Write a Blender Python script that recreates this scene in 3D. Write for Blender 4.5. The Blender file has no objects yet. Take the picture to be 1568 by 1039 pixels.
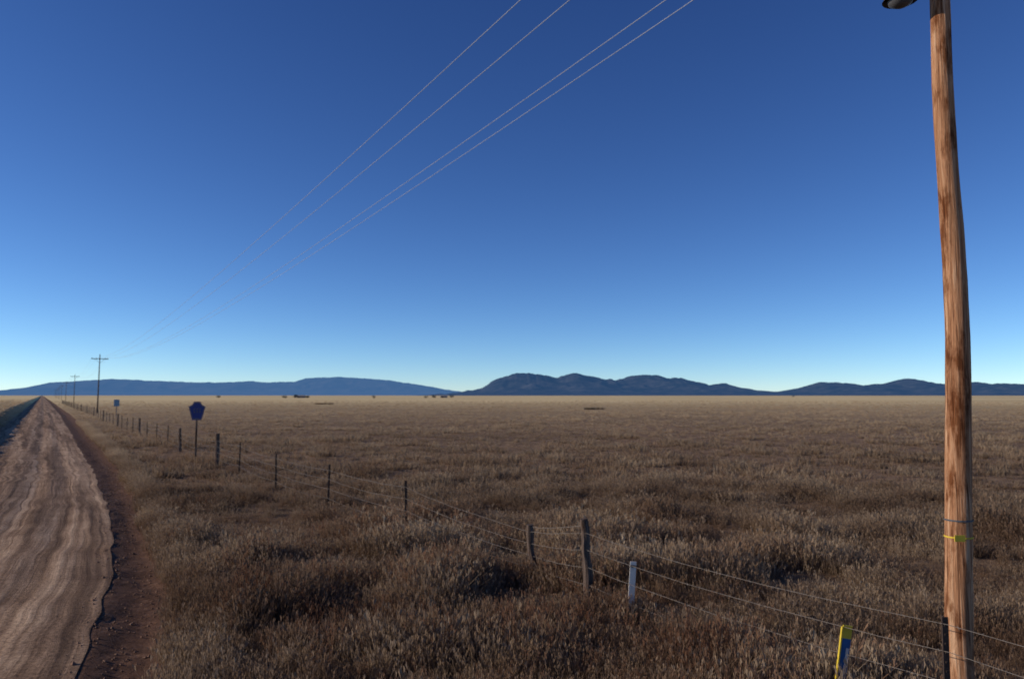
import bpy, math, random
import numpy as np
from mathutils import Vector, noise as mn
random.seed(4); rng=np.random.default_rng(4)
scene=bpy.context.scene
# ---------------------------------------------------------------- helpers
DX,DY=-0.5145,0.8575      # road direction
NX,NY=0.8575,0.5145       # to the right of it
CAM_H=2.9
def to_sl(x,y): return x*DX+y*DY, x*NX+y*NY
def to_xy(s,l): return s*DX+l*NX, s*DY+l*NY
_grids={}
def vn(x,y,sc,seed=0):
    """vectorised value noise 0..1"""
    if seed not in _grids: _grids[seed]=np.random.default_rng(100+seed).random((256,256))
    g=_grids[seed]; x=np.asarray(x,float)/sc; y=np.asarray(y,float)/sc
    xi=np.floor(x).astype(int); yi=np.floor(y).astype(int); fx=x-xi; fy=y-yi
    fx=fx*fx*(3-2*fx); fy=fy*fy*(3-2*fy)
    a=g[xi%256,yi%256]; b=g[(xi+1)%256,yi%256]; c=g[xi%256,(yi+1)%256]; d=g[(xi+1)%256,(yi+1)%256]
    return (a*(1-fx)+b*fx)*(1-fy)+(c*(1-fx)+d*fx)*fy
S_O=[-20,0,5,8.9,10.6,13.7,20.6,36.7,132,400,60000]; L_O=[-3.4,-1.0,0.40,1.25,1.60,2.0,2.38,3.0,3.73,4.0,4.0]
S_I=[-20,0,5,9.3,11.2,14.3,21,37.5,133,400,60000]; L_I=[-4.6,-1.9,-0.4,0.46,0.74,1.08,1.50,1.80,2.35,2.55,2.55]
S_L=[-20,0,10,20,30,133,60000]; L_L=[-11,-8,-5.2,-3.6,-2.9,-2.9,-2.9]
def smooth(xs,ys,s):
    s=np.asarray(s,float); r=0
    for k in (-1.5,-.75,0,.75,1.5): r=r+np.interp(s+k,xs,ys)
    return r/5
def l_out(s): return smooth(S_O,L_O,s)+ (vn(s,s*0,0.7,1)-.5)*.20+(vn(s,s*0,2.3,2)-.5)*.15
def l_in(s): return smooth(S_I,L_I,s)+ (vn(s,s*0,0.8,3)-.5)*.12+(vn(s,s*0,5,4)-.5)*.12
def l_left(s): return smooth(S_L,L_L,s)+ (vn(s,s*0,1.4,5)-.5)*.3
def sst(a,b,x):
    t=np.clip((x-a)/(b-a),0,1); return t*t*(3-2*t)
def gz(x,y):
    x=np.asarray(x,float); y=np.asarray(y,float)
    s,l=to_sl(x,y); lo=l_out(s); li=l_in(s); lL=l_left(s)
    z=np.zeros_like(s)
    t=(l-li)/(lo-li); tc=np.clip(t,0,1); ins=(t>0)&(t<1)
    ditch=-0.09*np.sin(np.pi*tc**1.2)
    z=z+np.where(ins,ditch+((vn(x,y,.16,8)-.5)*.035+(vn(x,y,.5,18)-.5)*.035)*np.clip(4*tc*(1-tc)*2,0,1),0)
    r=np.clip((l-lo)/2.0,0,1)
    near=np.exp(-(np.hypot(x,y)/900.)**2)
    z=z+r*near*((vn(x,y,1.7,6)-.5)*.12+(vn(x,y,9,7)-.5)*.22)+ .02*sst(0,.25,l-lo)*(l>lo)
    dl=lL-l
    bank=0.98*sst(0.05,1.5,dl)*(1-.7*sst(8,45,dl))
    z=z+np.where(dl>0,bank+near*(vn(x,y,1.5,9)-.5)*.25*np.clip(dl/2,0,1),0)
    return z
def gz1(x,y): return float(gz(np.array([x]),np.array([y]))[0])

def newmat(name):
    m=bpy.data.materials.new(name); m.use_nodes=True; nt=m.node_tree
    for n in list(nt.nodes): nt.nodes.remove(n)
    out=nt.nodes.new('ShaderNodeOutputMaterial'); b=nt.nodes.new('ShaderNodeBsdfPrincipled')
    nt.links.new(b.outputs[0],out.inputs[0]); b.inputs['Roughness'].default_value=.9
    b.inputs['Specular IOR Level'].default_value=.15
    return m,nt,b,out
def N(nt,t,**kw):
    n=nt.nodes.new(t)
    for k,v in kw.items(): setattr(n,k,v)
    return n
def noise(nt,vec,scale,detail=4,rough=.55,dist=0):
    n=N(nt,'ShaderNodeTexNoise'); n.inputs['Scale'].default_value=scale; n.inputs['Detail'].default_value=detail
    n.inputs['Roughness'].default_value=rough; n.inputs['Distortion'].default_value=dist
    if vec is not None: nt.links.new(vec,n.inputs['Vector'])
    return n.outputs[0]
def ramp(nt,fac,stops):
    r=N(nt,'ShaderNodeValToRGB'); el=r.color_ramp.elements
    while len(el)<len(stops): el.new(.5)
    for e,(p,c) in zip(el,stops): e.position=p; e.color=(*c,1) if len(c)==3 else c
    nt.links.new(fac,r.inputs[0]); return r.outputs[0]
def mix(nt,f,a,b,mode='MIX'):
    m=N(nt,'ShaderNodeMix',data_type='RGBA',blend_type=mode)
    for sock,v in ((m.inputs[0],f),(m.inputs[6],a),(m.inputs[7],b)):
        if isinstance(v,(int,float)): sock.default_value=v
        elif isinstance(v,tuple): sock.default_value=(*v,1)
        else: nt.links.new(v,sock)
    return m.outputs[2]
def mapping(nt,vec,sc):
    m=N(nt,'ShaderNodeMapping'); m.inputs['Scale'].default_value=sc; nt.links.new(vec,m.inputs[0]); return m.outputs[0]
def bump(nt,b,h,st,d):
    n=N(nt,'ShaderNodeBump'); n.inputs['Strength'].default_value=st; n.inputs['Distance'].default_value=d
    nt.links.new(h,n.inputs['Height']); nt.links.new(n.outputs[0],b.inputs['Normal'])
def maprange(nt,v,a,b,c=0,d=1):
    m=N(nt,'ShaderNodeMapRange'); nt.links.new(v,m.inputs[0])
    for i,q in enumerate((a,b,c,d)): m.inputs[i+1].default_value=q
    return m.outputs[0]
def simple(name,col,rough=.6,var=.25,sc=8,metal=0):
    m,nt,b,o=newmat(name); g=N(nt,'ShaderNodeNewGeometry')
    f=noise(nt,g.outputs['Position'],sc)
    c=ramp(nt,f,[(.25,tuple(x*(1-var) for x in col)),(.75,tuple(min(1,x*(1+var)) for x in col))])
    nt.links.new(c,b.inputs['Base Color']); b.inputs['Roughness'].default_value=rough; b.inputs['Metallic'].default_value=metal
    return m

class MB:
    def __init__(s): s.v=[]; s.f=[]; s.m=[]
    def add(s,v,f,mi=0):
        o=len(s.v); s.v+= [tuple(p) for p in v]; s.f+=[tuple(i+o for i in q) for q in f]; s.m+=[mi]*len(f)
    def tube(s,pts,rads,n=8,mi=0,rough=0,cap=True):
        pts=[Vector(p) for p in pts]; v=[];f=[]
        for i,p in enumerate(pts):
            t=(pts[min(i+1,len(pts)-1)]-pts[max(i-1,0)]).normalized()
            ref=Vector((0,0,1)) if abs(t.z)<.8 else Vector((0,1,0))
            a=t.cross(ref).normalized(); b=a.cross(t).normalized()
            r=rads[i] if hasattr(rads,'__len__') else rads
            for k in range(n):
                an=2*math.pi*k/n; rr=r*(1+rough*mn.noise(Vector((math.cos(an)*2,math.sin(an)*2,p.z*3+p.x))))
                v.append(p+a*math.cos(an)*rr+b*math.sin(an)*rr)
        for i in range(len(pts)-1):
            for k in range(n):
                f.append((i*n+k,i*n+(k+1)%n,(i+1)*n+(k+1)%n,(i+1)*n+k))
        if cap: f.append(tuple(range(n-1,-1,-1))); f.append(tuple((len(pts)-1)*n+k for k in range(n)))
        s.add(v,f,mi)
    def box(s,c,d,mi=0,ax=((1,0,0),(0,1,0),(0,0,1))):
        c=Vector(c); A=[Vector(a) for a in ax]
        v=[c+A[0]*(d[0]/2*i)+A[1]*(d[1]/2*j)+A[2]*(d[2]/2*k) for i in(-1,1) for j in(-1,1) for k in(-1,1)]
        s.add(v,[(0,1,3,2),(4,6,7,5),(0,4,5,1),(2,3,7,6),(0,2,6,4),(1,5,7,3)],mi)
    def obj(s,name,mats,parent=None,smooth=False):
        me=bpy.data.meshes.new(name); me.from_pydata(s.v,[],s.f)
        for m in mats: me.materials.append(m)
        me.polygons.foreach_set('material_index',s.m)
        if smooth: me.polygons.foreach_set('use_smooth',[True]*len(s.f))
        me.update(); o=bpy.data.objects.new(name,me); scene.collection.objects.link(o)
        if parent: o.parent=parent
        return o
def empty(name):
    e=bpy.data.objects.new(name,None); scene.collection.objects.link(e); e.empty_display_size=.2; return e

# ---------------------------------------------------------------- materials
def grass_mat(name,cols,patch):
    m,nt,b,out=newmat(name)
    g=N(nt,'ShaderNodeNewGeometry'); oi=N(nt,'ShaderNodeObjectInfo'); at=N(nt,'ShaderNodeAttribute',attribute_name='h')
    c=ramp(nt,oi.outputs['Random'],[(i/(len(cols)-1),k) for i,k in enumerate(cols)])
    p=ramp(nt,noise(nt,g.outputs['Position'],.45,5,.6),[(.41,patch[0]),(.60,patch[1])])
    c=mix(nt,.62,c,p)
    q=ramp(nt,noise(nt,mapping(nt,g.outputs['Position'],(.6,1.5,1)),.07,5,.6),[(.38,(.62,.56,.52)),(.60,(1.12,1.08,1.0))])
    c=mix(nt,1,c,q,'MULTIPLY')
    # straw colour gets paler with distance from the origin
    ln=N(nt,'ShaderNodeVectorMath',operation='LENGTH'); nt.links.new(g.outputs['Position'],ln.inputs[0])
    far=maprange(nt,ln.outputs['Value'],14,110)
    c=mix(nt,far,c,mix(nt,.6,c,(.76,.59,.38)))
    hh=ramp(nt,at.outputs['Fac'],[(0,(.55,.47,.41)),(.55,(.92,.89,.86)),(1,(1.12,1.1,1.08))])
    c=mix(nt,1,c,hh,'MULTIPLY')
    nt.links.new(c,b.inputs['Base Color'])
    tr=N(nt,'ShaderNodeBsdfTranslucent'); nt.links.new(c,tr.inputs[0])
    ms=N(nt,'ShaderNodeMixShader'); ms.inputs[0].default_value=.4
    nt.links.new(b.outputs[0],ms.inputs[1]); nt.links.new(tr.outputs[0],ms.inputs[2]); nt.links.new(ms.outputs[0],out.inputs[0])
    return m
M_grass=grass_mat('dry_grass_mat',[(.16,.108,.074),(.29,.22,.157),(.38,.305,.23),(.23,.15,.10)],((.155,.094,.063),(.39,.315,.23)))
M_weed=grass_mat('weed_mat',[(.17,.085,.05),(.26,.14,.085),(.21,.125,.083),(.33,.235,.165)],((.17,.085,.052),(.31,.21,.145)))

def ground_mat():
    m,nt,b,out=newmat('prairie_ground_mat'); g=N(nt,'ShaderNodeNewGeometry'); P=g.outputs['Position']
    c1=ramp(nt,noise(nt,P,1.6,6,.65),[(.3,(.12,.076,.046)),(.55,(.25,.165,.10)),(.75,(.40,.29,.18))])
    c2=ramp(nt,noise(nt,P,.02,5,.6),[(.35,(.75,.70,.64)),(.65,(1.15,1.1,1.0))])
    c=mix(nt,1,c1,c2,'MULTIPLY')
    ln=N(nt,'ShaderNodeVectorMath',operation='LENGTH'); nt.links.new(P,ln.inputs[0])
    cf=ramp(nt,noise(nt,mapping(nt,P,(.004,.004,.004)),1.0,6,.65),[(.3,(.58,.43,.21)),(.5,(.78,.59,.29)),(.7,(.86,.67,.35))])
    c=mix(nt,maprange(nt,ln.outputs['Value'],60,380),c,cf)  # far ground painted brighter, standing in for low sun on upright grass
    nt.links.new(c,b.inputs['Base Color'])
    bump(nt,b,noise(nt,P,7,6,.7),.7,.06)
    return m
M_ground=ground_mat()
def soil_mat():
    m,nt,b,out=newmat('ditch_soil_mat'); g=N(nt,'ShaderNodeNewGeometry'); P=g.outputs['Position']
    c=ramp(nt,noise(nt,P,5,8,.7),[(.3,(.060,.029,.016)),(.55,(.14,.070,.040)),(.75,(.25,.145,.09))])
    nt.links.new(c,b.inputs['Base Color']); bump(nt,b,noise(nt,P,12,8,.7),.8,.06); return m
M_soil=soil_mat()
def road_mat():
    m,nt,b,out=newmat('dirt_road_mat'); uv=N(nt,'ShaderNodeUVMap',uv_map='along'); U=uv.outputs[0]
    g=N(nt,'ShaderNodeNewGeometry'); P=g.outputs['Position']
    st=noise(nt,mapping(nt,U,(1.6,.04,1)),1,6,.65,.8)
    st2=noise(nt,mapping(nt,U,(6,.10,1)),1,4,.6,.5)
    gr=noise(nt,P,18,6,.8); pat=noise(nt,P,.9,5,.6)
    c=ramp(nt,st,[(.38,(.21,.138,.086)),(.5,(.39,.270,.175)),(.62,(.58,.43,.295))])
    c=mix(nt,1,c,ramp(nt,st2,[(.38,(.60,.55,.50)),(.58,(1.1,1.08,1.05))]),'MULTIPLY')
    c=mix(nt,1,c,ramp(nt,gr,[(.36,(.5,.46,.43)),(.60,(1.2,1.17,1.15))]),'MULTIPLY')
    c=mix(nt,1,c,ramp(nt,pat,[(.35,(.74,.69,.66)),(.65,(1.1,1.1,1.1))]),'MULTIPLY')
    nt.links.new(c,b.inputs['Base Color'])
    a=N(nt,'ShaderNodeMath',operation='ADD'); nt.links.new(st2,a.inputs[0])
    k=N(nt,'ShaderNodeMath',operation='MULTIPLY'); nt.links.new(gr,k.inputs[0]); k.inputs[1].default_value=1.0; nt.links.new(k.outputs[0],a.inputs[1])
    bump(nt,b,a.outputs[0],.7,.05); return m
M_road=road_mat()
def wood_mat(name,dark,mid,light):
    m,nt,b,out=newmat(name); g=N(nt,'ShaderNodeNewGeometry'); P=g.outputs['Position']
    st=noise(nt,mapping(nt,P,(26,26,1.1)),1,7,.7,.8); blot=noise(nt,mapping(nt,P,(7,7,2.2)),1,5,.65)
    c=ramp(nt,st,[(.35,dark),(.5,mid),(.64,light)])
    c=mix(nt,1,c,ramp(nt,blot,[(.38,(.40,.28,.20)),(.50,(1,1,1))]),'MULTIPLY')
    nt.links.new(c,b.inputs['Base Color']); bump(nt,b,st,1,.03); return m
M_pole=wood_mat('pole_wood',(.15,.06,.028),(.46,.23,.118),(.66,.42,.26))
M_post=wood_mat('weathered_post_wood',(.05,.035,.028),(.12,.085,.068),(.20,.15,.12))
M_steel=simple('rusty_steel',(.055,.037,.03),.7,.4,30)
M_wire=simple('galvanised_wire',(.17,.145,.125),.6,.2,20,.0)
M_alu=simple('conductor_aluminium',(.38,.40,.44),.6,.05,1,.0)
M_metal=simple('grey_metal',(.10,.10,.11),.5,.2,10)
M_white=simple('white_paint',(.60,.57,.53),.6,.12,15)
M_yellow=simple('yellow_paint',(.62,.46,.05),.5,.15,12)
M_blue=simple('blue_paint',(.03,.11,.26),.45,.2,12)
M_signblue=simple('sign_blue',(.06,.065,.21),.4,.1,5)
M_greensign=simple('sign_pale',(.22,.33,.40),.5,.1,5)
M_ceramic=simple('insulator_ceramic',(.12,.07,.05),.3,.1,5)
M_bark=simple('tree_bark',(.08,.06,.045),.9,.3,6)
M_leaf=simple('juniper_foliage',(.05,.06,.05),.8,.5,1.2)
M_stone=simple('stone',(.20,.12,.08),.9,.45,9)

# ---------------------------------------------------------------- ground sheet & road
ss=list(np.arange(-20,60,.25)); st=.25
while ss[-1]<60000: st*=1.07; ss.append(ss[-1]+st)
sneg=[]; x=-20; st=1
while x>-600: st*=1.3; x-=st; sneg.append(x)
ss=np.array(sneg[::-1]+ss)
dd=[0]; st=.12
while dd[-1]<60000:
    if dd[-1]>8: st*=1.14
    elif dd[-1]>3: st*=1.03
    dd.append(dd[-1]+st)
dd=np.array(dd)
nr,ndt=24,14
cols=[]
lo,li,lL=l_out(ss),l_in(ss),l_left(ss)
for d in dd[::-1]: cols.append(lL-d)
nl=len(dd)
for k in range(1,nr): cols.append(lL+(li-lL)*k/nr)
for k in range(0,ndt): cols.append(li+(lo-li)*k/ndt)
for d in dd: cols.append(lo+d)
L=np.array(cols); S=np.broadcast_to(ss,L.shape)
X,Y=to_xy(S,L); Z=gz(X,Y)
Z[nl:nl+nr-1]-=.07
def gridmesh(name,X,Y,Z,mats,mi=None,uv=None):
    nc,nrw=X.shape; v=np.stack([X.ravel(),Y.ravel(),Z.ravel()],1)
    i=np.arange(nc*nrw).reshape(nc,nrw)
    q=np.stack([i[:-1,:-1],i[1:,:-1],i[1:,1:],i[:-1,1:]],-1).reshape(-1,4)
    me=bpy.data.meshes.new(name); me.from_pydata(v.tolist(),[],q.tolist())
    for m in mats: me.materials.append(m)
    if mi is not None: me.polygons.foreach_set('material_index',mi.ravel().astype(int))
    me.polygons.foreach_set('use_smooth',[True]*len(q))
    if uv is not None:
        ul=me.uv_layers.new(name='along'); ul.data.foreach_set('uv',uv.reshape(-1,2)[q.ravel()].ravel())
    me.update(); o=bpy.data.objects.new(name,me); scene.collection.objects.link(o); return o
nc,nrw=L.shape
mi=np.zeros((nc-1,nrw-1)); mi[nl+nr-2:nl+nr+ndt-1]=1
gridmesh('ground',X,Y,Z,[M_ground,M_soil],mi)
nR=90; sr=ss[(ss>-40)&(ss<9000)]
a,b_=l_left(sr),l_in(sr)
U=np.linspace(0,1,nR)[:,None]; LR=a+(b_-a)*U; SR=np.broadcast_to(sr,LR.shape)
XR,YR=to_xy(SR,LR)
ruts=-.03*np.exp(-((U-.28)/.05)**2)-.03*np.exp(-((U-.62)/.05)**2)-.02*np.exp(-((U-.8)/.04)**2)+.025*np.exp(-((U-.46)/.08)**2)
edge=np.clip(np.minimum(U,1-U)/.04,0,1)
ZR=.006+edge*(ruts*np.ones_like(LR)+.018*(vn(LR,SR/9,.35,11)-.5)+.03*(vn(XR,YR,.8,12)-.5))
gridmesh('dirt_road',XR,YR,ZR,[M_road],None,np.stack([U*6+0*SR,SR],-1))

# ---------------------------------------------------------------- scatter
def blade_mesh(name,nb,spread,hmin,hmax,wid,mat,seed,head=0.,curl=.45):
    r=random.Random(seed); v=[];f=[];h=[]
    for _ in range(nb):
        an=r.uniform(0,6.283); rad=spread*math.sqrt(r.random()); x,y=rad*math.cos(an),rad*math.sin(an)
        H=r.uniform(hmin,hmax); la=an+r.uniform(-1,1); ln=H*r.uniform(.05,curl); w=wid*r.uniform(.6,1.3)
        fa=r.uniform(0,6.283); wx,wy=math.cos(fa)*w/2,math.sin(fa)*w/2
        o=len(v)
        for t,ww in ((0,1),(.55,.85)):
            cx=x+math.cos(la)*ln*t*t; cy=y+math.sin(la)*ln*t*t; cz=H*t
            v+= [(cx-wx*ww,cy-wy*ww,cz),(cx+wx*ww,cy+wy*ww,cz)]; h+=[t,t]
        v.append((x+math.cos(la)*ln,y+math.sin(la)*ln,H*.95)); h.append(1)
        f+=[(o,o+1,o+3,o+2),(o+2,o+3,o+4)]
        if r.random()<head:
            for k in range(6):
                t=r.uniform(.6,1); cx=x+math.cos(la)*ln*t*t; cy=y+math.sin(la)*ln*t*t; cz=H*t
                q=wid*r.uniform(1.2,2.4); a=r.uniform(0,6.28); bx,by=math.cos(a)*q*1.2,math.sin(a)*q*1.2; o=len(v)
                v+=[(cx,cy,cz),(cx+bx,cy+by,cz+q*2.6),(cx+bx*.3-by*.2,cy+by*.3+bx*.2,cz+q*4)]; h+=[1]*3; f.append((o,o+1,o+2))
    me=bpy.data.meshes.new(name); me.from_pydata(v,[],f); me.materials.append(mat)
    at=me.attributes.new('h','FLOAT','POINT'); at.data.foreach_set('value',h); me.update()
    return bpy.data.objects.new(name,me)
def scatter(name,xy,z,scl,vid,tilt,coll):
    n=len(z); me=bpy.data.meshes.new(name); me.from_pydata(np.column_stack([xy,z]).tolist(),[],[])
    a=me.attributes.new('scl','FLOAT','POINT'); a.data.foreach_set('value',scl.astype(np.float32))
    a=me.attributes.new('vid','INT','POINT'); a.data.foreach_set('value',vid.astype(np.int32))
    rot=np.column_stack([rng.normal(0,tilt,n),rng.normal(0,tilt,n),rng.uniform(0,6.283,n)]).astype(np.float32)
    a=me.attributes.new('rot','FLOAT_VECTOR','POINT'); a.data.foreach_set('vector',rot.ravel())
    o=bpy.data.objects.new(name,me); scene.collection.objects.link(o)
    ng=bpy.data.node_groups.new(name+'_nodes','GeometryNodeTree')
    ng.interface.new_socket('Geometry',in_out='INPUT',socket_type='NodeSocketGeometry')
    ng.interface.new_socket('Geometry',in_out='OUTPUT',socket_type='NodeSocketGeometry')
    gi=ng.nodes.new('NodeGroupInput'); go=ng.nodes.new('NodeGroupOutput'); ip=ng.nodes.new('GeometryNodeInstanceOnPoints')
    ci=ng.nodes.new('GeometryNodeCollectionInfo'); ci.inputs['Collection'].default_value=coll
    ci.inputs['Separate Children'].default_value=True; ci.inputs['Reset Children'].default_value=True
    def na(nm,t):
        q=ng.nodes.new('GeometryNodeInputNamedAttribute'); q.data_type=t; q.inputs['Name'].default_value=nm
        return [k for k in q.outputs if k.enabled and k.name=='Attribute'][0]
    lk=ng.links.new
    lk(gi.outputs[0],ip.inputs['Points']); lk(ci.outputs[0],ip.inputs['Instance']); ip.inputs['Pick Instance'].default_value=True
    lk(na('vid','INT'),ip.inputs['Instance Index']); lk(na('rot','FLOAT_VECTOR'),ip.inputs['Rotation']); lk(na('scl','FLOAT'),ip.inputs['Scale'])
    lk(ip.outputs[0],go.inputs[0])
    md=o.modifiers.new('scatter','NODES'); md.node_group=ng
    return o
def coll_of(name,objs):
    c=bpy.data.collections.new(name)
    for o in objs: c.objects.link(o)
    return c
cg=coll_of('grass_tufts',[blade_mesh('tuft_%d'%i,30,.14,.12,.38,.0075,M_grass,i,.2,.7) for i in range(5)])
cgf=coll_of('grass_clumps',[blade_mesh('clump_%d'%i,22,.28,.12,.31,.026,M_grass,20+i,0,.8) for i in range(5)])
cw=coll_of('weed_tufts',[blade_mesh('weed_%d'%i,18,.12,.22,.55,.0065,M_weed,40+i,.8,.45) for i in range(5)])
def polar(n,r0,r1,p,a0=-48,a1=44):
    u=rng.random(n); q=p+2
    r=(r0**q+(r1**q-r0**q)*u)**(1/q) if abs(q)>1e-6 else r0*(r1/r0)**u
    a=np.radians(rng.uniform(a0,a1,n)); return r*np.sin(a),r*np.cos(a),r
def ok(x,y,m=-.06):
    s,l=to_sl(x,y); return (l>l_out(s)+m)|(l<l_left(s)-.2)
def put(name,n,r0,r1,p,coll,s0,thin=None,tilt=.12):
    x,y,r=polar(n,r0,r1,p); k=ok(x,y)
    if thin is not None: k&=thin(x,y)
    x,y,r=x[k],y[k],r[k]
    sc=s0*(.38+.95*vn(x,y,1.1,20)**1.5)*(.75+.6*vn(x,y,7,21))*rng.uniform(.7,1.3,len(x))
    s,l=to_sl(x,y); edge=np.clip((l-l_out(s))/.5,0,1); sc*=np.where(l>0,.7+.3*edge,1)
    return scatter(name,np.column_stack([x,y]),gz(x,y)-.01,sc,rng.integers(0,5,len(x)),tilt,coll)
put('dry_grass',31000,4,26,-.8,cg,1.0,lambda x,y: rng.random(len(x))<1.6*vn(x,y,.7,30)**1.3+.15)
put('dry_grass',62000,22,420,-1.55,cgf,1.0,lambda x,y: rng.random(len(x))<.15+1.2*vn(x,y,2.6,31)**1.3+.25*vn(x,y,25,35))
# dense fringe of grass along the ditch
u=rng.random(3800); s_=3+90*u**1.7; l_=l_out(s_)+rng.uniform(-.18,.55,3800)
x,y=to_xy(s_,l_); scatter('verge_grass',np.column_stack([x,y]),gz(x,y)-.01,rng.uniform(.45,1.0,3800),rng.integers(0,5,3800),.15,cg)
def fencezone(x,y):
    s,l=to_sl(x,y); d=np.abs(l-6.2); pr=.08+.6*np.exp(-(d/1.3)**2)+.35*np.exp(-((l-3.5)/2.)**2)
    pr=np.where(l<0,.5*np.exp(-((l+4.2)/1.2)**2),pr)
    return (rng.random(len(x))<pr*(.1+1.4*vn(x,y,1.3,33)))
put('tall_weeds',14000,4,80,-1.2,cw,.9,fencezone)

# stones on ditch and road shoulder
mb=MB()
for i in range(2600):
    s=3+57*random.random()**1.8
    t=random.random(); lo_,li_=float(l_out(np.array([s]))[0]),float(l_in(np.array([s]))[0])
    l=li_-.25+(lo_-li_+.3)*t
    x,y=to_xy(s,l); r=random.uniform(.006,.024)*(2.0 if random.random()<.04 else 1); z=max(gz1(x,y),-1)+r*.3
    v=[]
    for a,b,c in ((1,0,0),(0,1,0),(-1,0,0),(0,-1,0),(0,0,1),(0,0,-1)):
        k=random.uniform(.7,1.3); v.append((x+a*r*k+random.uniform(-.2,.2)*r,y+b*r*k,z+c*r*.7*k))
    mb.add(v,[(0,1,4),(1,2,4),(2,3,4),(3,0,4),(1,0,5),(2,1,5),(3,2,5),(0,3,5)])
mb.obj('gravel',[M_stone])

# ---------------------------------------------------------------- utility poles
def utility_pole(x,y,near=False):
    e=empty('utility_pole'); g=gz1(x,y); mb=MB()
    prof=[(-.3,0),(.58,0),(1.2,.025),(1.76,.047),(2.4,.07),(2.93,.092),(3.5,.108),(4.1,.10),(4.7,.083),(5.3,.065),(5.8,.06),(6.45,.068),(8,.085),(9.6,.10)]
    pts=[];rr=[]
    for i in range(60):
        z=-.3+9.9*i/59; off=np.interp(z,[p[0] for p in prof],[p[1] for p in prof]) if near else .01*z
        pts.append((x+off,y,z+g)); rr.append(.118-.0053*max(z,0)+(.004*mn.noise(Vector((z*1.3,x,0)))))
    mb.tube(pts,rr,20,0,.06); mb.obj('pole_shaft',[M_pole if near else M_post],e,True)
    ax=((NX,NY,0),(-NY,NX,0),(0,0,1)); cx=x+.09
    mb=MB(); mb.box((cx-.16*DX,y-.16*DY,8.85+g),(2.5,.1,.12),0,ax); mb.obj('crossarm',[M_post],e)
    mb=MB()
    for k in (-1,1):
        mb.tube([(cx+NX*.75*k-.2*DX,y+NY*.75*k-.2*DY,8.78+g),(cx-.13*DX,y-.13*DY,8.2+g)],.018,6)
    mb.obj('crossarm_brace',[M_metal],e)
    mb=MB()
    for o in (-1.15,-.5,.78,1.15):
        px,py=cx-.16*DX+NX*o,y-.16*DY+NY*o
        mb.tube([(px,py,8.91+g),(px,py,8.96+g),(px,py,8.98+g),(px,py,9.03+g),(px,py,9.06+g)],[.02,.025,.055,.05,.02],10)
    mb.obj('insulators',[M_ceramic],e)
    return e
P0=(3.9,7.0); dp=(-71.6,121.0)
pp=[(P0[0]+dp[0]*k,P0[1]+dp[1]*k) for k in range(-1,9)]
for i,(x,y) in enumerate(pp):
    e=utility_pole(x,y,i==1)
    if i==1:
        mb=MB()
        def ring(z0,z1,r,off,mi): mb.tube([(x+off,y,z0),(x+off,y,z1)],r,20,mi,0,False)
        ring(1.655,1.668,.117,.042,0)
        mb.obj('yellow_band',[M_yellow],e)
        mb=MB(); mb.box((x-.02,y-.128,1.665),(.09,.008,.055)); mb.obj('yellow_tag',[M_yellow],e)
        mb=MB(); ring(1.80,1.815,.118,.047,0); mb.obj('strap',[M_metal],e)
        mb=MB()   # yard light on a short bracket
        lx,ly,dz=x-.30,y,.045
        mb.tube([(x+.0,y,6.95+dz),(x-.12,y,6.95+dz),(x-.24,y,6.86+dz),(lx,ly,6.72+dz)],.022,8)
        mb.tube([(lx,ly,6.74+dz),(lx,ly,6.62+dz)],.07,12)
        mb.tube([(lx,ly,6.62+dz),(lx,ly,6.56+dz),(lx,ly,6.50+dz)],[.07,.12,.155],20,0,0,False)
        mb.tube([(lx,ly,6.52+dz),(lx,ly,6.47+dz),(lx,ly,6.44+dz)],[.12,.10,.04],16)
        mb.obj('yard_light',[M_metal],e,True)
def wirepts(off,z):
    r=[]
    for k in range(len(pp)-1):
        (x0,y0),(x1,y1)=pp[k],pp[k+1]
        for j in range(28 if k<3 else 10):
            t=j/(28 if k<3 else 10)
            r.append((x0+(x1-x0)*t+.09-.16*DX+NX*off,y0+(y1-y0)*t-.16*DY+NY*off,z-4*1.75*t*(1-t)))
    return r
for off in (-1.15,-.5,.78,1.15):
    mb=MB(); mb.tube(wirepts(off,9.06),.0060,6); mb.obj('power_line',[M_alu],None,True)

# ---------------------------------------------------------------- fence
fe=empty('barbed_wire_fence')
stations=[]
def tpost(x,y,h=1.06,lean=0):
    g=gz1(x,y); mb=MB(); w_=.05
    A=Vector((x,y,g-.2)); B=Vector((x+lean,y,g+h))
    for ax,(w,d) in ((0,(w_,.008)),(1,(.008,w_))):
        v=[]
        for P in (A,B):
            for i,j in ((-1,-1),(1,-1),(1,1),(-1,1)): v.append(P+Vector((i*w/2,j*d/2,0))+ (Vector((0,.03,0)) if ax else Vector((0,0,0))))
        mb.add(v,[(0,1,5,4),(1,2,6,5),(2,3,7,6),(3,0,4,7),(4,5,6,7)])
    for k in range(12):
        z=.15+k*.075; p=A.lerp(B,(z+.2)/(h+.2)); mb.box(p-Vector((0,.007,0)),(.02,.012,.015))
    mb.obj('steel_post',[M_steel],fe); stations.append((x,y,g,lean/h))
def wpost(x,y,h,r,lean=0,wob=.02):
    g=gz1(x,y); mb=MB(); pts=[];rr=[]
    for i in range(16):
        t=i/15; pts.append((x+lean*t+wob*mn.noise(Vector((t*3,x,y))),y+wob*mn.noise(Vector((t*3,y,9))),g-.2+(h+.2)*t)); rr.append(r*(1.08-.2*t)*(1+.15*mn.noise(Vector((t*6,x,3)))))
    mb.tube(pts,rr,12,0,.25); mb.obj('wood_post',[M_post],fe,False); stations.append((x,y,g,lean/h))
tpost(5.9,3.0); tpost(3.63,6.7,1.04)
wpost(1.06,10.93,1.17,.064,-.07,.05)
wpost(.38,12.4,.90,.058,-.10,.05)
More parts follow.
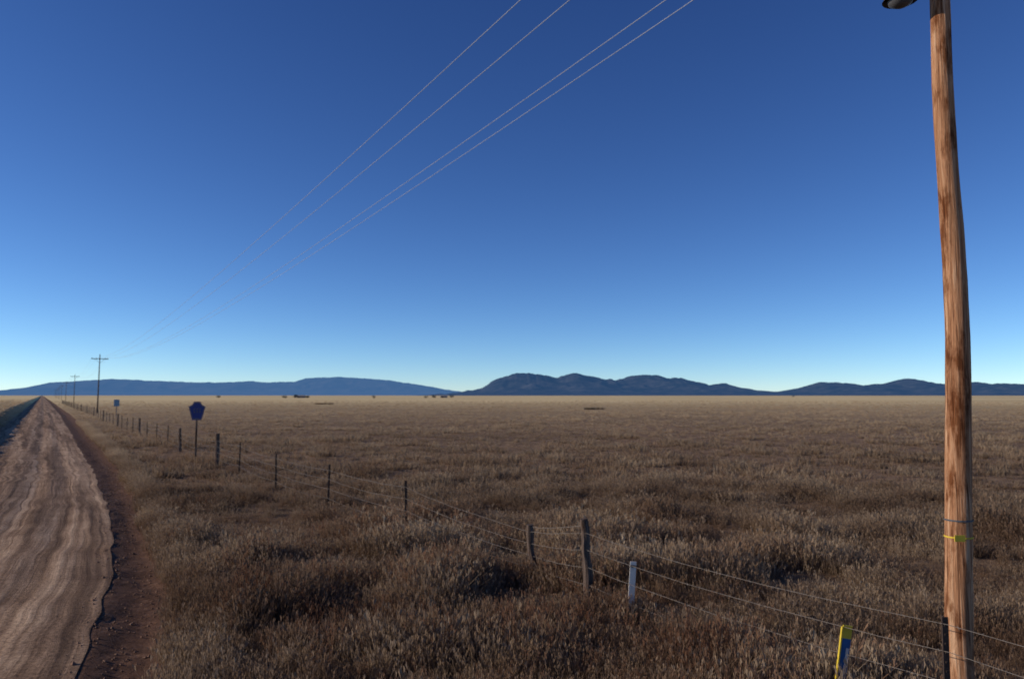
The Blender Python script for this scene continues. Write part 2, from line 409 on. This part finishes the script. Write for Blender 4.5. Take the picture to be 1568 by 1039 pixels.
tpost(-2.14,16.06,1.12,-.02); tpost(-4.75,20.4,1.14,.03); tpost(-7.27,24.3,1.12,-.01); tpost(-9.9,28.6,1.12,.02)
wpost(-11.95,31.9,1.28,.09,0)
x,y=-11.95,31.9
for k in range(1,60):
    x+=DX*4.9; y+=DY*4.9
    if k%4==2: wpost(x,y,1.22,.075,random.uniform(-.05,.05))
    else: tpost(x,y,1.12+random.uniform(-.04,.04),random.uniform(-.05,.05))
for z in (.28,.52,.76,.99):
    mb=MB(); pts=[]
    for i in range(len(stations)-1):
        x0,y0,g0,a0=stations[i]; x1,y1,g1,a1=stations[i+1]; L0=math.hypot(x1-x0,y1-y0); sg=random.uniform(.012,.03)*L0**.9*.6
        for j in range(8):
            t=j/8; lx=(a0*(1-t)+a1*t)*z
            z0=z*.8 if i==3 else z; z1=z*.8 if i+1==3 else z
            pts.append((x0+(x1-x0)*t+lx,y0+(y1-y0)*t-.035,g0*(1-t)+g1*t+z0*(1-t)+z1*t-sg*4*t*(1-t)+random.uniform(-.006,.006)))
    mb.tube(pts,[min(.006,.0026+.00006*math.hypot(p[0],p[1])) for p in pts],5)
    for i in range(len(pts)-1):
        if math.hypot(pts[i][0],pts[i][1])>30: break
        A,B=Vector(pts[i]),Vector(pts[i+1]); n=int((B-A).length/.14)
        for j in range(n):
            P=A.lerp(B,(j+.5)/max(n,1)); q=Vector((random.uniform(-1,1),random.uniform(-1,1),random.uniform(-1,1))).normalized()*.02
            mb.tube([P-q,P+q],.0022,4,0,0,False)
    mb.obj('wire_strand',[M_wire],fe)
mb=MB(); mb.tube([(1.0,10.9,1.12),(.82,11.3,1.03),(.60,11.75,.94),(.42,12.1,.88),(.29,12.4,.86)],.004,6); mb.obj('brace_wire',[M_wire],fe)

# ---------------------------------------------------------------- markers and signs
e=empty('white_marker_stake'); mb=MB(); A=Vector((1.49,10.17,-.1)); B=Vector((1.553,10.17,.78))
d=(B-A).normalized(); mb.box((A+B)/2,(.078,.02,(B-A).length),0,(Vector((0,1,0)).cross(d),(0,1,0),d)); 
mb.box((A+B)/2+Vector((0,.016,0)),(.02,.012,(B-A).length-.01),0,(Vector((0,1,0)).cross(d),(0,1,0),d)); mb.obj('stake',[M_white],e)
mb=MB(); mb.box(B-d*.055+Vector((0,-.0125,0)),(.071,.004,.03),0,(Vector((0,1,0)).cross(d),(0,1,0),d)); mb.obj('reflector_band',[M_metal],e)
e=empty('utility_marker_post'); A=Vector((3.02,7.5,-.1)); B=Vector((3.15,7.5,.75)); d=(B-A).normalized(); sx=Vector((0,1,0)).cross(d)
def seg(t0,t1,mat,nm,w=.085,off=0,dep=.014,side=0):
    m=MB(); P=A.lerp(B,(t0+t1)/2)+Vector((0,off,0))+sx*side; m.box(P,(w,dep,(B-A).length*(t1-t0)),0,(sx,(0,1,0),d)); m.obj(nm,[mat],e)
seg(0,.86,M_blue,'blue_panel'); seg(.86,1.0,M_yellow,'yellow_cap')
seg(.1,.76,M_white,'white_label',.025,-.009,.003,.018); seg(0,.98,M_yellow,'edge_strip',.012,0,.03,-.049)

def plate(poly,c,right,up,th,mats,nm,parent):
    c=Vector(c); right=Vector(right); up=Vector(up); nrm=right.cross(up)
    m=MB(); n=len(poly); v=[c+right*a+up*b+nrm*th/2 for a,b in poly]+[c+right*a+up*b-nrm*th/2 for a,b in poly]
    f=[tuple(range(n)),tuple(range(2*n-1,n-1,-1))]+[(i,i+n,(i+1)%n+n,(i+1)%n) for i in range(n)]
    m.add(v,f); return m.obj(nm,mats,parent)
sx_,sy_=-13.9,34.6; g=gz1(sx_,sy_)
e=empty('county_road_sign')
R=Vector((NX,NY,0)); Uv=Vector((0,0,1)); back=-Vector((DX,DY,0))
penta=[(-.20,-.40),(.20,-.40),(.35,.18),(.20,.27),(.13,.40),(-.13,.40),(-.20,.27),(-.35,.18)]
pb=[(a*.92,b*.92) for a,b in penta]; pi_=[(a*.85,b*.85) for a,b in penta]
C=Vector((sx_,sy_,g+2.20))
plate(penta,C,R,Uv,.006,[M_signblue],'sign_panel',e)
m=MB(); f0=C+back*.005; n=len(penta)
v=[f0+R*a+Uv*b for a,b in pb]+[f0+R*a+Uv*b for a,b in pi_]
m.add(v,[(i,(i+1)%n,(i+1)%n+n,i+n) for i in range(n)]); m.obj('border',[simple('sign_border_gold',(.25,.2,.12),.5,.1)],e)
m=MB()
for k in (-.12,0,.12):
    m.box(f0+R*k+Uv*.0,(.018,.004,.2),0,(R,back,Uv)); m.box(f0+R*(k+.035)+Uv*.09,(.05,.004,.02),0,(R,back,Uv)); m.box(f0+R*(k+.035)+Uv*-.05,(.05,.004,.02),0,(R,back,Uv))
m.obj('route_number',[simple('sign_number_gold',(.2,.16,.10),.5,.1)],e)
m=MB(); q=C-back*.05
m.tube([(q.x,q.y,g-.2),(q.x,q.y,g+2.5)],.045,8); m.obj('post',[M_post],e)
x2,y2=-50.2,99.5; g=gz1(x2,y2); e=empty('road_sign'); C=Vector((x2,y2,g+1.95))
plate([(-.32,-.42),(.32,-.42),(.32,.42),(-.32,.42)],C,R,Uv,.01,[M_greensign],'sign_panel',e)
m=MB(); q=C-back*.06; m.tube([(q.x,q.y,g-.2),(q.x,q.y,g+2.4)],.05,8); m.obj('post',[M_metal],e)

# ---------------------------------------------------------------- distant trees / farmstead
def tree(x,y,h,w,seed):
    r=random.Random(seed); e=empty('juniper_tree'); m=MB(); g=gz1(x,y)
    m.tube([(x,y,g-.2),(x+.1,y,g+h*.3),(x,y,g+h*.7)],[w*.05,w*.04,w*.02],7)
    for k in range(6):
        a=r.uniform(0,6.28); m.tube([(x,y,g+h*(.15+.08*k)),(x+math.cos(a)*w*.35,y+math.sin(a)*w*.35,g+h*(.35+.08*k))],[w*.025,w*.01],5)
    m.obj('trunk',[M_bark],e); m=MB()
    cl=[(r.uniform(-.36,.36)*w,r.uniform(-.36,.36)*w,h*r.uniform(.25,.85),r.uniform(.14,.24)*w) for _ in range(14)]
    for cx,cy,cz,cr in cl:
        for k in range(45):
            d=Vector((r.gauss(0,1),r.gauss(0,1),r.gauss(0,.8))).normalized()*cr*r.uniform(.5,1.1); p=Vector((x+cx,y+cy,g+cz))+d
            a=Vector((r.gauss(0,1),r.gauss(0,1),r.gauss(0,1))).normalized()*cr*.3; b=Vector((r.gauss(0,1),r.gauss(0,1),r.gauss(0,1))).normalized()*cr*.3
            m.add([p,p+a,p+b],[(0,1,2)])
    m.obj('crown',[M_leaf],e)
def pos(px,D): return ((px-784)/1199*D,D)
sd=0
for px,D,h,w in ((436,850,2.4,6),(452,850,3.6,7),(470,845,2.2,6),(572,720,3.0,4),(652,860,2.4,5),(664,880,3.4,6),(692,950,4,6),(335,1000,2.6,6),(1215,1500,2.6,6)):
    x,y=pos(px,D); sd+=1; tree(x,y,h,w,sd)
M_wall=simple('weathered_siding',(.24,.21,.19),.8,.2,.5); M_roof=simple('tin_roof',(.26,.25,.25),.5,.2,.5); M_dark=simple('dark_opening',(.03,.03,.03),.8,.1)
def barn(px,D,w,dpt,h):
    x,y=pos(px,D); e=empty('farm_building'); g=gz1(x,y); m=MB(); m.box((x,y,g+h/2-.1),(w,dpt,h+.2)); m.obj('walls',[M_wall],e)
    m=MB(); o=.4; v=[(x-w/2-o,y-dpt/2-o,g+h),(x+w/2+o,y-dpt/2-o,g+h),(x+w/2+o,y+dpt/2+o,g+h),(x-w/2-o,y+dpt/2+o,g+h),(x-w/2-o,y,g+h*1.5),(x+w/2+o,y,g+h*1.5)]
    m.add(v,[(0,1,5,4),(2,3,4,5),(0,4,3),(1,2,5)]); m.obj('roof',[M_roof],e)
    m=MB(); m.box((x-w*.2,y-dpt/2-.01,g+h*.4),(w*.25,.06,h*.75)); m.box((x+w*.25,y-dpt/2-.01,g+h*.5),(w*.12,.06,h*.3)); m.obj('door_and_window',[M_dark],e)
barn(461,880,8,6,2.2); barn(680,950,8,5,2.2)
def bush(x,y,w,h,seed):
    r=random.Random(seed); m=MB(); g=gz1(x,y)
    for k in range(160):
        a=r.uniform(0,6.28); q=w/2*math.sqrt(r.random()); p=Vector((x+q*math.cos(a),y+q*math.sin(a)*.6,g-.02)); H=h*r.uniform(.5,1)
        t=p+Vector((math.cos(a)*H*.4,math.sin(a)*H*.4,H)); s=Vector((.04,.02,0)); m.add([p-s,p+s,t+s*.4,t-s*.4],[(0,1,2,3)])
    m.obj('scrub_bush',[simple('scrub_mat%d'%seed,(.12,.08,.05),.9,.3)],None)
bush(16.5,157,4.5,.45,3); bush(-60,250,6,.6,5)

# ---------------------------------------------------------------- mountains
def mountain(name,prof,D,depth,mat,seed,amp,rg):
    px=np.arange(prof[0][0],prof[-1][0],1.2); top=np.interp(px,[p[0] for p in prof],[p[1] for p in prof])
    k=np.ones(5)/5; top=np.convolve(np.pad(top,2,mode='edge'),k,'valid')
    H=(605-top)/1199*D
    H=H+ rg*((vn(px,px*0,11,seed)-.5)*D*.0016+(vn(px,px*0,4.5,seed+1)-.5)*D*.0011+(vn(px,px*0,2,seed+9)-.5)*D*.0005)
    H=np.maximum(H,0)
    rows=80; V=np.linspace(0,1.35,rows)[:,None]; X=((px-784)/1199*D)[None,:]*np.ones_like(V)
    Yy=D-depth*(1-V)+0*X
    sc=depth*.15
    n=1-np.abs(2*vn(X+.3*Yy,Yy*.45,sc,seed+2)-1)**.8; n2=1-np.abs(2*vn(X-.2*Yy,Yy*.5,sc*.42,seed+3)-1); n3=vn(X,Yy,sc*.16,seed+4)
    f=np.where(V<1,V**1.2,1-(V-1)*1.6)
    env=np.clip(4*V*(1-V)*(V<1),0,1)
    Zz=H*np.maximum(f,0)*(1-env*amp*(1-n*.55-n2*.3-n3*.15)) -6
    return gridmesh(name,X,Yy,Zz,[mat])
def mtn_mat(name,a,b,sc,air,k):
    m,nt,bs,out=newmat(name); g=N(nt,'ShaderNodeNewGeometry'); P=g.outputs['Position']
    c=ramp(nt,noise(nt,P,sc,7,.65),[(.38,a),(.64,b)]); nt.links.new(c,bs.inputs['Base Color']); bs.inputs['Specular IOR Level'].default_value=0
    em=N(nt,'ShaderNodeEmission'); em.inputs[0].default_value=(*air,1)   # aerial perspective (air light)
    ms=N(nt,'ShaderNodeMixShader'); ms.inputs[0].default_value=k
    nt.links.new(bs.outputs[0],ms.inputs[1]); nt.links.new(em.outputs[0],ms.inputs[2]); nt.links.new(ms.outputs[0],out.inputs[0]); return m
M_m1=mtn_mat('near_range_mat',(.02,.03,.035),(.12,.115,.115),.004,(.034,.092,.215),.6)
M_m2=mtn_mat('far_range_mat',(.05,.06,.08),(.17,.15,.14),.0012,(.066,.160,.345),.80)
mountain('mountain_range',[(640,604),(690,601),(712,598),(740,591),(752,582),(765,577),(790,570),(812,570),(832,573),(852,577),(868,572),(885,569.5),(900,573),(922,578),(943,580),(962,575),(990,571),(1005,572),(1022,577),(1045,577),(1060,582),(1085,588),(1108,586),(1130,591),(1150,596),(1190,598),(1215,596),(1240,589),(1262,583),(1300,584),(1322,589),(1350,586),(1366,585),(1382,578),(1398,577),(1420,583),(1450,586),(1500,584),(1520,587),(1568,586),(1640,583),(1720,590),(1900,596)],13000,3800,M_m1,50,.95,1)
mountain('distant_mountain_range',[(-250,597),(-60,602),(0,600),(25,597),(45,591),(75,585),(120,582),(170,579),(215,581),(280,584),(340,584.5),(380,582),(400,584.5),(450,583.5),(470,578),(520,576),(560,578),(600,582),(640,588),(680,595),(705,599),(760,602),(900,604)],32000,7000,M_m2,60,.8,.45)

# ---------------------------------------------------------------- light, sky, camera
EL,AZ=math.radians(19),math.radians(-92)
w=bpy.data.worlds.new("World"); scene.world=w; w.use_nodes=True; nt=w.node_tree
bg=nt.nodes['Background']; sky=nt.nodes.new('ShaderNodeTexSky'); sky.sky_type='NISHITA'; sky.sun_disc=False
sky.sun_elevation=EL; sky.sun_rotation=AZ; sky.altitude=2500; sky.air_density=.8; sky.dust_density=0; sky.ozone_density=4
sp=nt.nodes.new('ShaderNodeSeparateColor'); cb=nt.nodes.new('ShaderNodeCombineColor'); nt.links.new(sky.outputs[0],sp.inputs[0])
for i,(gam,k) in enumerate(((1.40,.90),(1.33,.92),(1.15,1.20))):
    p=nt.nodes.new('ShaderNodeMath'); p.operation='POWER'; nt.links.new(sp.outputs[i],p.inputs[0]); p.inputs[1].default_value=gam
    q=nt.nodes.new('ShaderNodeMath'); q.operation='MULTIPLY'; nt.links.new(p.outputs[0],q.inputs[0]); q.inputs[1].default_value=k
    nt.links.new(q.outputs[0],cb.inputs[i])
nt.links.new(cb.outputs[0],bg.inputs[0]); bg.inputs[1].default_value=.085
sd_=Vector((math.sin(AZ)*math.cos(EL),math.cos(AZ)*math.cos(EL),math.sin(EL)))
l=bpy.data.lights.new('sun','SUN'); l.energy=3.9; l.angle=math.radians(.5); l.color=(1,.87,.71)
lo_=bpy.data.objects.new('sun',l); scene.collection.objects.link(lo_); lo_.rotation_euler=(-sd_).to_track_quat('-Z','Y').to_euler()
scene.view_settings.view_transform='Standard'; scene.view_settings.look='None'; scene.view_settings.exposure=0
cd=bpy.data.cameras.new('camera'); cam=bpy.data.objects.new('camera',cd); scene.collection.objects.link(cam)
cam.location=(0,0,CAM_H); cam.rotation_euler=(math.radians(90+4.09),0,0); cd.lens=18; cd.sensor_width=23.6; cd.clip_start=.1; cd.clip_end=150000
cd.dof.use_dof=True; cd.dof.focus_distance=3.6; cd.dof.aperture_fstop=2.4   # the photograph is slightly front-focused
scene.camera=cam
